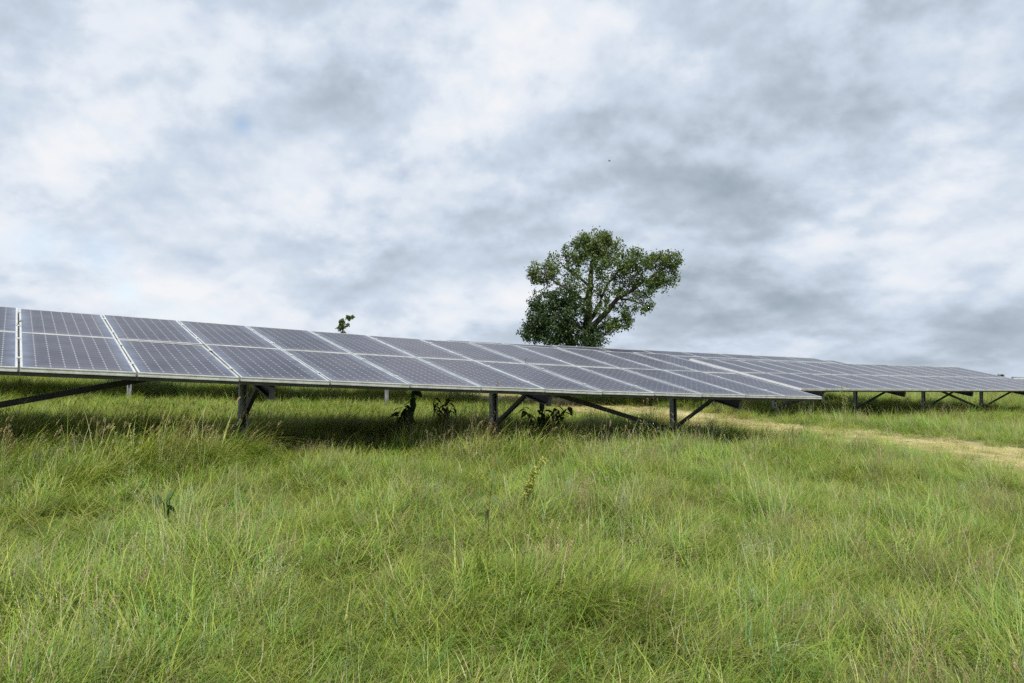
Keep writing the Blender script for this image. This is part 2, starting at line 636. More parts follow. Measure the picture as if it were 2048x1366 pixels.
def build_array(label, s0, ncol, D0, zfun, portrait, nrows, posts, braces, group=None, post_off=1.83, raft=True, clamp=True, post_mat=None, sky_catch=False):
    """a table of panels. s0: start along the row, D0: distance of its lower edge, zfun(s): height of that edge"""
    cw, ch = (PW, PL) if portrait else (PL, PW)
    pitch = cw + GAP
    send = s0 + ncol * pitch
    sm = 0.5 * (s0 + send)
    ox, oy = sd(sm, D0 + post_off)
    root = empty('solar_array', (ox, oy, gz(ox, oy)))
    tag(root, label, 'solar array', group)
    org = Vector(root.location)
    ct, st = math.cos(TILT), math.sin(TILT)
    first = None
    clampg = Geo()

    def basis(s):
        dz = (zfun(s + 0.5) - zfun(s - 0.5))
        xa = Vector((RH[0], RH[1], dz)).normalized()
        ya = Vector((UH[0] * ct, UH[1] * ct, st))
        ya = (ya - xa * ya.dot(xa)).normalized()
        return xa, ya, xa.cross(ya)

    def surf(s, v, w=0.0):
        """point at s along the row, v up the slope, w above the glass, local to root"""
        xa, ya, za = basis(s)
        x, y = sd(s, D0)
        return Vector((x, y, zfun(s) + EYE)) + ya * v + za * w - org

    for c in range(ncol):
        s = s0 + c * pitch
        xa, ya, za = basis(s + cw / 2)
        for r in range(nrows):
            o3 = surf(s, r * (ch + GAP)) + za * random.uniform(-0.002, 0.002)
            if portrait:
                M = Matrix((xa, ya, za)).transposed().to_4x4()
                M.translation = o3
            else:
                M = Matrix((ya, -xa, za)).transposed().to_4x4()
                M.translation = o3 + xa * cw
            if first is None:
                p = link('solar_panel', ME_PANEL, root)
                f = link('panel_frame', ME_FRAME, p)
                first = (p, f)
            else:
                p, f = first[0].copy(), first[1].copy()
                COL.objects.link(p)
                COL.objects.link(f)
                p.parent = root
                f.parent = p
            p.matrix_basis = M @ Matrix.Rotation(random.gauss(0, 0.0022), 4, 'X') @ Matrix.Rotation(random.gauss(0, 0.0030), 4, 'Y')
            if clamp and c < ncol - 1:
                for q in (0.22, 0.78):
                    a = surf(s + cw + GAP / 2, r * (ch + GAP) + ch * q - 0.022, 0.005)
                    b = surf(s + cw + GAP / 2, r * (ch + GAP) + ch * q + 0.022, 0.005)
                    clampg.bar(a, b, xa, 0.046, 0.008)
    if clampg.v:
        tag(link('mid_clamp', clampg.mesh('mid_clamp', M_FRAME), root), kind='stuff')
    if sky_catch:  # added strip, tilted skyward so the row's left end catches light
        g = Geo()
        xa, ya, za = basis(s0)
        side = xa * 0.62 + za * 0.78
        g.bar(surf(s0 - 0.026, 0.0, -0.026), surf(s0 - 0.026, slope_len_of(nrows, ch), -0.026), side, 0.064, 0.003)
        link('sky_catch_strip', g.mesh('sky_catch_strip', M_SKY_CATCH), root)
    # purlins under the frames, following the row
    slope_len = nrows * (ch + GAP) - GAP
    pur = [0.016, 0.30, 0.68, 0.90] if portrait else [0.10, 0.37, 0.63, 0.90]
    for q in pur:
        g = Geo()
        v = q * slope_len
        ss = np.linspace(s0 + 0.03, send - GAP - 0.03, max(2, ncol // 2))
        for a, b in zip(ss[:-1], ss[1:]):
            hh = 0.034 if q < 0.05 else 0.056
            g.bar(surf(a, v, -PT - 0.016 - hh / 2), surf(b, v, -PT - 0.016 - hh / 2), basis(a)[1], 0.06, hh)
        link('purlin', g.mesh('purlin', M_DARK), root)
    if clamp:
        rail = None
        for c in range(ncol - 1):
            s = s0 + (c + 1) * pitch - GAP / 2
            xa, ya, za = basis(s)
            if rail is None:
                g = Geo()
                g.box(-0.035, 0.035, 0.03, slope_len - 0.02, -0.012, 0.0)
                rail = link('joint_rail', g.mesh('joint_rail', M_DARK), root)
                q_ = rail
            else:
                q_ = rail.copy()
                COL.objects.link(q_)
                q_.parent = root
            M = Matrix((xa, ya, za)).transposed().to_4x4()
            M.translation = surf(s, 0, -PT - 0.0015)
            q_.matrix_basis = M
    tops, bases = [], []
    pm = post_mat or M_STEEL
    for s in posts:
        xa, ya, za = basis(s)
        v_post = post_off / ct
        under = -PT - 0.076
        if raft:
            g = Geo()
            a, b = surf(s, 0.10, under - 0.075), surf(s, slope_len - 0.25, under - 0.075)
            g.prism(lipped_channel(0.15, 0.07, 0.006, 0.02), a, b, za, xa)
            g.bar(surf(s, 0.10, under - 0.075), surf(s, 0.106, under - 0.075), za, 0.138, 0.058)
            link('rafter', g.mesh('rafter', M_DARK), root)
        top = surf(s, v_post, under - (0.02 if raft else 0.0)) + xa * (0.095 if raft else 0.0)
        wx, wy = top.x + org.x, top.y + org.y
        base = Vector((top.x, top.y, gz(wx, wy) - 0.35 - org.z))
        g = Geo()
        rx, ux = Vector((RH[0], RH[1], 0)), Vector((UH[0], UH[1], 0))
        if raft:
            g.prism(lipped_channel(0.115, 0.085, 0.006, 0.028), base, top, rx, ux)
            g.bar(base + ux * 0.036, top + ux * 0.036, rx, 0.028, 0.02)     # stiffening rib of the web
        else:
            g.prism(lipped_channel(0.085, 0.06, 0.005, 0.02), base, top, rx, ux)
        post = link('post', g.mesh('post', pm), root)
        tops.append(top)
        bases.append(base)
        if raft:
            # strut from low on the post forward to the rafter
            g = Geo()
            lo = Vector((top.x, top.y, base.z + 0.35 + 0.14)) - xa * 0.085
            hi = surf(s, v_post - 1.12, under - 0.145) + xa * 0.012
            g.bar(lo, hi, rx, 0.055, 0.055)
            g.bar(lo + Vector((0, 0, 0.0)), lo + (hi - lo) * 0.02 + Vector((0, 0, 0.01)), rx, 0.09, 0.09)
            link('strut', g.mesh('strut', M_DARK), root)
            g = Geo()
            g.tube([top - Vector((0, 0, 0.05)) - ux * 0.05, top - Vector((0, 0, 0.05)) - ux * 0.036], 0.014, 6)
            g.tube([top - Vector((0, 0, 0.12)) - ux * 0.05, top - Vector((0, 0, 0.12)) - ux * 0.036], 0.014, 6)
            tag(link('bolt', g.mesh('bolt', M_STEEL), post), kind='stuff')
    for i, j in braces:        # from the foot of post i to the head of post j
        g = Geo()
        a = bases[i] + Vector((0, 0, 0.35 + 0.16)) + Vector((UH[0], UH[1], 0)) * 0.075
        b = tops[j] + Vector((UH[0], UH[1], 0)) * 0.075 + Vector((0, 0, -0.03))
        g.bar(a, b, (UH[0], UH[1], 0), 0.035, 0.075)
        link('cross_brace', g.mesh('cross_brace', M_DARK), root)
    return root


# heights of the lower edges (relative to the eye)
_pa = np.polyfit([0.17, 2.28, 4.39, 6.5, 8.6, 10.7, 12.8], [0.125, 0.036, -0.049, -0.136, -0.199, -0.254, -0.310], 3)
zA = lambda s: float(np.polyval(_pa, s))
zB = lambda s: -0.232 - 0.0085 * (s - 17.9)
zC = lambda s: 1.167 - 0.0150 * (s - 18.2) - 0.905
zE = lambda s: 1.22 - 0.012 * (s - 43.7) - 0.9

PA = PW + GAP
A0 = 0.165 - 2 * PA
build_array('nearest row of solar panels, two high, on steel posts above the long grass', A0, 14, 9.05, zA, True, 2,
            [-1.36, 2.67, 6.67, 10.73], [(0, 1), (3, 2)])
build_array('second row of solar panels at right, starting with an added bright end strip', 17.98, 15, 13.3, zB, True, 2,
            [19.07, 23.1, 27.1, 31.1], [(0, 1), (3, 2)], sky_catch=True)
PLG = PL + GAP
build_array('row of sideways laid solar panels rising above the nearest row, below the tree', 18.18 - 13 * PLG, 19, 22.05 - 4.08, zC, False, 4,
            [-3.6, 2.3, 8.2, 20.0, 26.0], [], raft=False, clamp=False, post_off=0.35, post_mat=M_STEEL)
build_array('farthest solar array, only one corner rising over the second row', 43.7 - 7 * PA, 7, 30 - 4.05, zE, True, 2,
            [38.0, 42.0], [], clamp=False)

# ------------------------------------------------------------------ grass


def mat_leaf(name, transl=0.35, gloss=0.05, hue_var=True, rough=0.45):
    m, t, out = new_mat(name)
    at = t.node('ShaderNodeAttribute', attribute_name='tint')
    ob = t.node('ShaderNodeObjectInfo')
    col = at.outputs['Color']
    if hue_var:
        hs = t.node('ShaderNodeHueSaturation')
        t.put(hs.inputs['Hue'], t.m('MULTIPLY_ADD', ob.outputs['Random'], 0.05, 0.475))
        t.put(hs.inputs['Value'], t.m('MULTIPLY_ADD', t.m('FRACT', t.m('MULTIPLY', ob.outputs['Random'], 7.31)), 0.5, 0.75))
        hs.inputs['Saturation'].default_value = 1.0
        t.put(hs.inputs['Color'], col)
        col = hs.outputs[0]
    di = t.node('ShaderNodeBsdfDiffuse')
    t.put(di.inputs[0], col)
    tr = t.node('ShaderNodeBsdfTranslucent')
    t.put(tr.inputs[0], t.mix(1.0, col, (1.15, 1.1, 0.6), 'MULTIPLY'))
    mx = t.node('ShaderNodeMixShader')
    mx.inputs[0].default_value = transl
    t.l.new(di.outputs[0], mx.inputs[1])
    t.l.new(tr.outputs[0], mx.inputs[2])
    gl = t.node('ShaderNodeBsdfGlossy')
    gl.inputs['Roughness'].default_value = rough
    gl.inputs['Color'].default_value = (0.9, 0.95, 1.0, 1)
    m2 = t.node('ShaderNodeMixShader')
    m2.inputs[0].default_value = gloss
    t.l.new(mx.outputs[0], m2.inputs[1])
    t.l.new(gl.outputs[0], m2.inputs[2])
    t.l.new(m2.outputs[0], out.inputs[0])
    return m


M_GRASS = mat_leaf('grass_blades', 0.35, 0.025)
M_LEAF = mat_leaf('tree_leaves', 0.28, 0.025, hue_var=False, rough=0.6)
M_WEED = mat_leaf('weed_leaves', 0.25, 0.03, hue_var=False, rough=0.6)

C_FRESH = np.array([0.179, 0.277, 0.037])
C_YELLOW = np.array([0.293, 0.356, 0.059])
C_OLIVE = np.array([0.251, 0.256, 0.079])
C_GREY = np.array([0.260, 0.316, 0.149])
C_STRAW = np.array([0.52, 0.46, 0.25])
C_BROWN = np.array([0.31, 0.225, 0.125])
C_DEEP = np.array([0.085, 0.175, 0.036])


def ribbons(rng, n, root_r, length, width, lean, bend, az_mean, az_spread, colors, weights, seg=5, z0=0.0, tipc=None, roots=None):
    """n grass blades as curved tapering ribbons; returns V, Q, colours"""
    a = rng.uniform(0, 2 * np.pi, n)
    rr = root_r * np.sqrt(rng.uniform(0, 1, n))
    R = np.stack([rr * np.cos(a), rr * np.sin(a), np.full(n, z0)], 1) if roots is None else roots
    L = rng.uniform(*length, n)
    Wd = rng.uniform(*width, n)
    az = az_mean + rng.normal(0, az_spread, n)
    th0 = np.abs(rng.normal(lean[0], lean[1], n))
    bd = np.clip(rng.normal(bend[0], bend[1], n), -0.2, 2.4)
    tw = rng.uniform(-0.6, 0.6, n)
    ci = rng.choice(len(colors), n, p=np.array(weights) / np.sum(weights))
    C = np.array(colors)[ci] * rng.uniform(0.8, 1.2, (n, 1))
    V = np.zeros((n, seg + 1, 2, 3))
    CC = np.zeros((n, seg + 1, 2, 3))
    pos = R.copy()
    for k in range(seg + 1):
        tt = k / seg
        th = th0 + bd * tt ** 1.4
        hx = np.cos(az + tw * tt)
        hy = np.sin(az + tw * tt)
        if k > 0:
            pos = pos + np.stack([np.sin(th) * hx, np.sin(th) * hy, np.cos(th)], 1) * (L / seg)[:, None]
        w = Wd * (1 - tt ** 1.6) * 0.5 + 0.0004
        side = np.stack([-hy, hx, np.zeros(n)], 1)
        V[:, k, 0] = pos - side * w[:, None]
        V[:, k, 1] = pos + side * w[:, None]
        c = C if tipc is None else C * (1 - tt * 0.5) + np.array(tipc) * tt * 0.5
        CC[:, k, 0] = c
        CC[:, k, 1] = c
    base = (np.arange(n) * (seg + 1) * 2)[:, None]
    q = np.array([[2 * k, 2 * k + 1, 2 * k + 3, 2 * k + 2] for k in range(seg)])
    Q = (base[:, None, :] + q[None]).reshape(-1, 4)
    return V.reshape(-1, 3), Q, CC.reshape(-1, 3), pos, az


def panicles(rng, tips, az, n_each, size, spread, colors):
    """seed heads: small spindle shaped spikelets round the upper end of each stem"""
    Vs, Qs, Cs = [], [], []
    n = len(tips) * n_each
    T = np.repeat(tips, n_each, 0)
    A = np.repeat(az, n_each)
    h = rng.uniform(0, 1, n)
    al = rng.uniform(0, 2 * np.pi, n)
    rad = spread * (0.25 + 0.75 * (1 - h)) * rng.uniform(0.3, 1, n)
    C0 = T + np.stack([np.cos(al) * rad, np.sin(al) * rad, -h * spread * 4.2], 1)
    C0[:, 0] -= np.cos(A) * h * spread * 2.5
    C0[:, 1] -= np.sin(A) * h * spread * 2.5
    ln = rng.uniform(0.7, 1.3, n) * size
    di = np.stack([np.cos(al) * 0.5 + 0.4 * np.cos(A), np.sin(al) * 0.5 + 0.4 * np.sin(A), rng.uniform(0.0, 1.0, n)], 1)
    di /= np.linalg.norm(di, axis=1)[:, None]
    sd_ = np.stack([-di[:, 1], di[:, 0], np.zeros(n)], 1) + 1e-4
    sd_ /= np.linalg.norm(sd_, axis=1)[:, None]
    V = np.stack([C0 - di * ln[:, None] / 2, C0 + sd_ * (ln * 0.17)[:, None], C0 + di * ln[:, None] / 2, C0 - sd_ * (ln * 0.17)[:, None]], 1)
    col = np.array(colors)[rng.integers(0, len(colors), n)] * rng.uniform(0.8, 1.2, (n, 1))
    return V.reshape(-1, 3), np.arange(n * 4).reshape(-1, 4), np.repeat(col, 4, 0)


def join(parts):
    V, Q, C, o = [], [], [], 0
    for v, q, c in parts:
        V.append(v)
        Q.append(q + o)
        C.append(c)
        o += len(v)
    return np.concatenate(V), np.concatenate(Q), np.concatenate(C)


tuft_col = bpy.data.collections.new('tufts')
TUFTS = []


def add_tuft(parts, name):
    V, Q, C = join(parts)
    me = quads_mesh(name, V, Q, C, smooth=True)
    me.materials.append(M_GRASS)
    o = bpy.data.objects.new('tuft_%02d' % len(TUFTS), me)
    tuft_col.objects.link(o)
    TUFTS.append(name)
    return len(TUFTS) - 1


KIND = {}


def make_tufts():
    r = np.random.default_rng(5)
    # every tuft leans along +X before it is turned
    def many(key, fn, n):
        KIND[key] = [add_tuft(fn(), key) for _ in range(n)]

    def green(cols, w, length=(0.30, 0.64), lean=(0.45, 0.32), bend=(1.4, 0.45), n=58, width=(0.0045, 0.0085)):
        p = ribbons(r, n, 0.13, length, width, lean, bend, 0, 0.75, cols, w)[:3]
        low = ribbons(r, n // 2, 0.15, (0.12, 0.30), (0.003, 0.007), (0.6, 0.4), (0.8, 0.5), 0, 2.0, cols + [C_STRAW * 0.7], w + [0.25])[:3]
        return [p, low]
    many('fresh', lambda: green([C_FRESH, C_YELLOW, C_DEEP], [4, 2, 1]), 4)
    many('yellow', lambda: green([C_YELLOW, C_FRESH, C_STRAW], [4, 2, 0.3]), 4)
    many('olive', lambda: green([C_OLIVE, C_FRESH, C_BROWN], [3, 2, 0.8], length=(0.25, 0.5), bend=(1.3, 0.4), width=(0.003, 0.005), n=80), 3)
    many('coarse', lambda: green([C_FRESH * 0.95, C_DEEP * 1.3, C_GREY], [3, 2, 1.5], length=(0.32, 0.62), n=34, width=(0.007, 0.012), bend=(1.4, 0.4)), 3)

    def laid():
        p = ribbons(r, 60, 0.2, (0.3, 0.6), (0.004, 0.007), (1.2, 0.22), (0.3, 0.3), 0, 0.9, [C_YELLOW, C_OLIVE, C_GREY, C_STRAW * 0.8], [3, 2, 2, 0.8], z0=0.10)[:3]
        return [p]
    many('laid', laid, 3)

    def seeds(stem_c, head_c, n, hgt, size, spread, each, leaf=30):
        V, Q, C, tip, az = ribbons(r, n, 0.12, hgt, (0.002, 0.003), (0.16, 0.12), (0.55, 0.3), 0, 0.6, stem_c, [1] * len(stem_c), seg=6)
        h = panicles(r, tip, az, each, size, spread, head_c)
        lf = ribbons(r, leaf, 0.13, (0.25, 0.5), (0.004, 0.007), (0.3, 0.2), (1.1, 0.4), 0, 0.9, [C_FRESH, C_OLIVE], [1, 1])[:3]
        return [(V, Q, C), h, lf]
    many('bent', lambda: seeds([C_OLIVE, C_BROWN], [C_BROWN * 1.15, C_BROWN * 0.9, np.array([0.28, 0.19, 0.13])], 18, (0.32, 0.56), 0.012, 0.022, 22), 4)
    many('oat', lambda: seeds([C_GREY, C_OLIVE], [C_GREY * 1.15, np.array([0.30, 0.31, 0.18])], 11, (0.40, 0.62), 0.017, 0.03, 20), 3)
    many('foxtail', lambda: seeds([C_OLIVE, C_STRAW], [C_STRAW * 0.95, np.array([0.36, 0.28, 0.17])], 7, (0.42, 0.72), 0.014, 0.012, 40, leaf=16), 3)
    many('straw', lambda: [ribbons(r, 10, 0.15, (0.4, 0.8), (0.002, 0.0035), (0.6, 0.35), (0.5, 0.4), 0, 1.2, [C_STRAW, C_STRAW * 0.8, C_BROWN], [2, 2, 1])[:3]], 2)
    many('hay', lambda: [ribbons(r, 150, 0.32, (0.10, 0.32), (0.002, 0.005), (1.45, 0.12), (0.1, 0.12), 0, 3.0, [C_STRAW * 1.1, C_STRAW * 0.9, C_BROWN * 1.2, C_YELLOW], [4, 3, 0.6, 1.6], seg=3, z0=0.02)[:3]], 3)
    many('culm', lambda: [ribbons(r, 9, 0.14, (0.45, 0.85), (0.003, 0.0045), (0.75, 0.35), (0.25, 0.25), 0, 0.9, [C_GREY * 1.1, C_YELLOW, C_STRAW * 0.8, C_FRESH], [3, 2, 1, 2])[:3]], 3)
    many('broad', lambda: [ribbons(r, 14, 0.08, (0.10, 0.22), (0.022, 0.040), (0.7, 0.3), (0.7, 0.4), 0, 3.0, [C_DEEP * 1.2, C_FRESH * 0.8, C_GREY * 0.7], [3, 2, 1], seg=5, z0=0.02)[:3]], 3)
    many('thatch', lambda: [ribbons(r, 70, 0.26, (0.12, 0.34), (0.003, 0.007), (1.15, 0.25), (0.25, 0.3), 0, 2.2, [C_YELLOW, C_FRESH, C_OLIVE, C_DEEP, C_STRAW * 0.9], [3, 4, 2.5, 1, 0.8], seg=4, z0=0.03)[:3]], 4)
    many('short', lambda: [ribbons(r, 110, 0.2, (0.10, 0.26), (0.002, 0.005), (0.5, 0.3), (0.7, 0.4), 0, 1.4, [C_YELLOW, C_FRESH, C_OLIVE, C_STRAW * 0.8], [4, 3, 2, 0.8], seg=4)[:3]], 3)


make_tufts()


def scatter_group():
    ng = bpy.data.node_groups.new('scatter_tufts', 'GeometryNodeTree')
    ng.interface.new_socket('Geometry', in_out='INPUT', socket_type='NodeSocketGeometry')
    ng.interface.new_socket('Geometry', in_out='OUTPUT', socket_type='NodeSocketGeometry')
    N, L = ng.nodes, ng.links
    gi, go = N.new('NodeGroupInput'), N.new('NodeGroupOutput')
    ci = N.new('GeometryNodeCollectionInfo')
    ci.inputs['Collection'].default_value = tuft_col
    ci.inputs['Separate Children'].default_value = True
    ci.inputs['Reset Children'].default_value = True
    iop = N.new('GeometryNodeInstanceOnPoints')
    iop.inputs['Pick Instance'].default_value = True

    def attr(name, dt):
        a = N.new('GeometryNodeInputNamedAttribute')
        a.data_type = dt
        a.inputs['Name'].default_value = name
        return [o for o in a.outputs if o.enabled and o.name == 'Attribute'][0]
    L.new(gi.outputs[0], iop.inputs['Points'])
    L.new(ci.outputs[0], iop.inputs['Instance'])
    L.new(attr('tuft', 'INT'), iop.inputs['Instance Index'])
    e2r = N.new('FunctionNodeEulerToRotation')
    L.new(attr('turn', 'FLOAT_VECTOR'), e2r.inputs[0])
    L.new(e2r.outputs[0], iop.inputs['Rotation'])
    L.new(attr('size', 'FLOAT_VECTOR'), iop.inputs['Scale'])
    L.new(iop.outputs[0], go.inputs[0])
    return ng


SCATTER = scatter_group()


def scatter(name, label, xyz, idx, rot, scl):
    me = bpy.data.meshes.new(name)
    n = len(xyz)
    me.vertices.add(n)
    me.vertices.foreach_set('co', np.ascontiguousarray(xyz, np.float32).ravel())
    a = me.attributes.new('tuft', 'INT', 'POINT')
    a.data.foreach_set('value', np.ascontiguousarray(idx, np.int32))
    a = me.attributes.new('turn', 'FLOAT_VECTOR', 'POINT')
    a.data.foreach_set('vector', np.ascontiguousarray(rot, np.float32).ravel())
    a = me.attributes.new('size', 'FLOAT_VECTOR', 'POINT')
    a.data.foreach_set('vector', np.ascontiguousarray(scl, np.float32).ravel())
    me.update()
    o = link(name, me)
    md = o.modifiers.new('scatter', 'NODES')
    md.node_group = SCATTER
    tag(o, label, kind='stuff')
    return o


def wedge(y0, y1, dens, margin=2.0):
    """random points of the field of view (and a little around it) between two depths"""
    wmax = 0.66 * y1 + margin
    n = int(dens * (y1 - y0) * 2 * wmax)
    x = RNG.uniform(-wmax, wmax, n)
    y = RNG.uniform(y0, y1, n)
    k = np.abs(x) < 0.66 * y + margin
    return x[k], y[k]


def pick(keys, prob, n):
    """prob: (len(keys), n) weights; returns tuft indices"""
    P = np.array(prob, float)
    P = P / P.sum(0)
    c = np.cumsum(P, 0)
    u = RNG.uniform(0, 1, n)
    ki = (u[None] > c).sum(0).clip(0, len(keys) - 1)
    out = np.zeros(n, int)
    for i, k in enumerate(keys):
        m_ = ki == i
        out[m_] = RNG.choice(KIND[k], m_.sum())
    return out, ki


def build_meadow():
    XY, IDX, ROT, SCL = [], [], [], []
    HX = [[], [], [], []]
    for y0, y1, dens, big in [(1.2, 6.0, 95, 0.82), (6.0, 9.5, 80, 0.82), (9.5, 14, 52, 0.85), (14, 22, 30, 0.9), (22, 40, 11, 1.1), (40, 80, 2.2, 1.7)]:
        x, y = wedge(y0, y1, dens)
        n = len(x)
        s, d = to_sd(x, y)
        pm = path_mask(x, y)
        # cut ground: the strip itself and the lane between the first row and the one behind
        lane = np.clip((d - 13.2) / 0.8, 0, 1) * np.clip((19.0 - d) / 1.0, 0, 1) * np.clip((13.5 - s) / 2, 0, 1)
        under = ((d > 9.4) & (d < 13.6) & (s < 13.2)).astype(float)
        cl = vnoise(x, y, 0.75, 21)
        c2 = vnoise(x, y, 2.1, 22)
        c3 = vnoise(x, y, 1.1, 23)
        c4 = vnoise(x, y, 0.35, 24)
        keep = RNG.uniform(0, 1, n) > np.clip(pm * 1.0, 0, 0.93)
        keep &= RNG.uniform(0, 1, n) < 0.55 + 0.6 * cl
        keys = ['fresh', 'yellow', 'olive', 'coarse', 'laid', 'bent', 'oat', 'foxtail', 'straw', 'short', 'culm', 'broad']
        one = np.ones(n)
        tallness = 1 - np.maximum(lane, pm)
        edge = np.exp(-((d - 9.2) / 1.0) ** 2) * (s < 13)
        P = [3.0 * np.clip(c2 * 1.6 - 0.2, 0.1, 2), 2.4 * np.clip(1.3 - c2, 0.1, 2), 1.6 * np.clip(c3 * 2 - 0.5, 0.05, 2), 0.55 * one,
             1.5 * np.clip(c4 * 2 - 0.6, 0.02, 2), 1.6 * np.clip(3.0 * c3 - 1.1, 0.03, 2) + 0.5 * edge, 0.6 * np.clip(2.4 * c2 - 0.9, 0.03, 2),
             0.22 * one + 0.7 * edge + 0.5 * under, 0.28 * one + 0.25 * under, 0.05 * one, 0.9 * one, 0.5 * np.clip(3 * c4 - 1.5, 0, 2)]
        P = [p * tallness for p in P]
        P[9] = P[9] + lane * 10 + pm * 6
        P[1] = P[1] + 0.15
        idx, ki = pick(keys, P, n)
        yaw = RNG.normal(0.15, 0.65, n) + (c2 - 0.5) * 3.2 + (cl - 0.5) * 1.6
        sc = big * RNG.uniform(0.65, 1.15, n) * (0.28 + 1.05 * cl)
        sc *= np.where(under > 0, 0.9, 1.0) * (1 + 0.25 * edge)
        sc = sc * (1 - 0.25 * (lane > 0.5)) * np.where((under > 0) & (c4 > 0.6), 1.35, 1.0)
        sc *= np.where((y < 4.2), 0.85, 1.0)
        rot = np.stack([RNG.normal(0, 0.10, n), RNG.normal(0, 0.10, n), yaw], 1)
        xyz = np.stack([x, y, ground_rel(x, y) + EYE - 0.02], 1)
        near = np.hypot(x, y) > 1.0
        k = keep & near
        XY.append(xyz[k])
        IDX.append(idx[k])
        ROT.append(rot[k])
        SCL.append(np.stack([sc, sc, sc * RNG.uniform(0.85, 1.1, n)], 1)[k])
        # a mat of bent over blades fills the ground between the tufts
        tx, ty = wedge(y0, y1, dens * 0.36)
        tn = len(tx)
        tk = RNG.uniform(0, 1, tn) > path_mask(tx, ty)
        XY.append(np.stack([tx, ty, ground_rel(tx, ty) + EYE], 1)[tk])
        IDX.append(RNG.choice(KIND['thatch'], tn)[tk])
        ROT.append(np.stack([RNG.normal(0, 0.12, tn), RNG.normal(0, 0.12, tn), (vnoise(tx, ty, 2.1, 22) - 0.5) * 3.2 + (vnoise(tx, ty, 0.75, 21) - 0.5) * 1.6 + RNG.normal(0.15, 0.8, tn)], 1)[tk])
        ts = big * RNG.uniform(0.8, 1.25, tn)
        SCL.append(np.stack([ts, ts, ts], 1)[tk])
        # hay lying on the strip
        hk = (RNG.uniform(0, 1, n) < pm * (0.75 if y0 > 9 else 0.9))
        if hk.any():
            HX[0].append(xyz[hk])
            HX[1].append(RNG.choice(KIND['hay'], hk.sum()))
            HX[2].append(np.stack([RNG.normal(0, 0.08, hk.sum()), RNG.normal(0, 0.08, hk.sum()), RNG.uniform(0, 6.28, hk.sum())], 1))
            ss = big * RNG.uniform(0.7, 1.2, hk.sum())
            HX[3].append(np.stack([ss, ss, ss * 0.8], 1))
    scatter('meadow_grass', 'long wind combed meadow grass with brown and grey seed heads', *[np.concatenate(a) for a in (XY, IDX, ROT, SCL)])
    scatter('mown_hay', 'dry straw coloured cuttings lying along the mown strip', *[np.concatenate(a) for a in HX])


build_meadow()

# ------------------------------------------------------------------ trees
M_BARK = mat_metal('bark', (0.032, 0.027, 0.021), (0.07, 0.06, 0.047), 0.0, 0.9, 0.2)


def leaf_cloud(rng, centers, n_each, radius, size, cols):
    n = len(centers) * n_each
    C = np.repeat(centers, n_each, 0)
    o = rng.normal(0, 1, (n, 3))
    o /= np.linalg.norm(o, axis=1)[:, None]
    C = C + o * (radius * rng.uniform(0.1, 1, (n, 1)) ** 0.6)
    ax = rng.normal(0, 1, (n, 3))
    ax /= np.linalg.norm(ax, axis=1)[:, None]
    rn = rng.normal(0, 1, (n, 3)) + np.array([0, 0, 0.8])
    sx = np.cross(ax, rn)
    sx /= np.linalg.norm(sx, axis=1)[:, None] + 1e-9
    L = size * rng.uniform(0.7, 1.3, (n, 1))
    V = np.stack([C - ax * L * 0.5, C + sx * L * 0.36, C + ax * L * 0.5, C - sx * L * 0.36], 1)
    ci = np.repeat(cols, n_each, 0) * rng.uniform(0.7, 1.3, (n, 1))
    return V.reshape(-1, 3), np.arange(n * 4).reshape(-1, 4), np.repeat(ci, 4, 0)


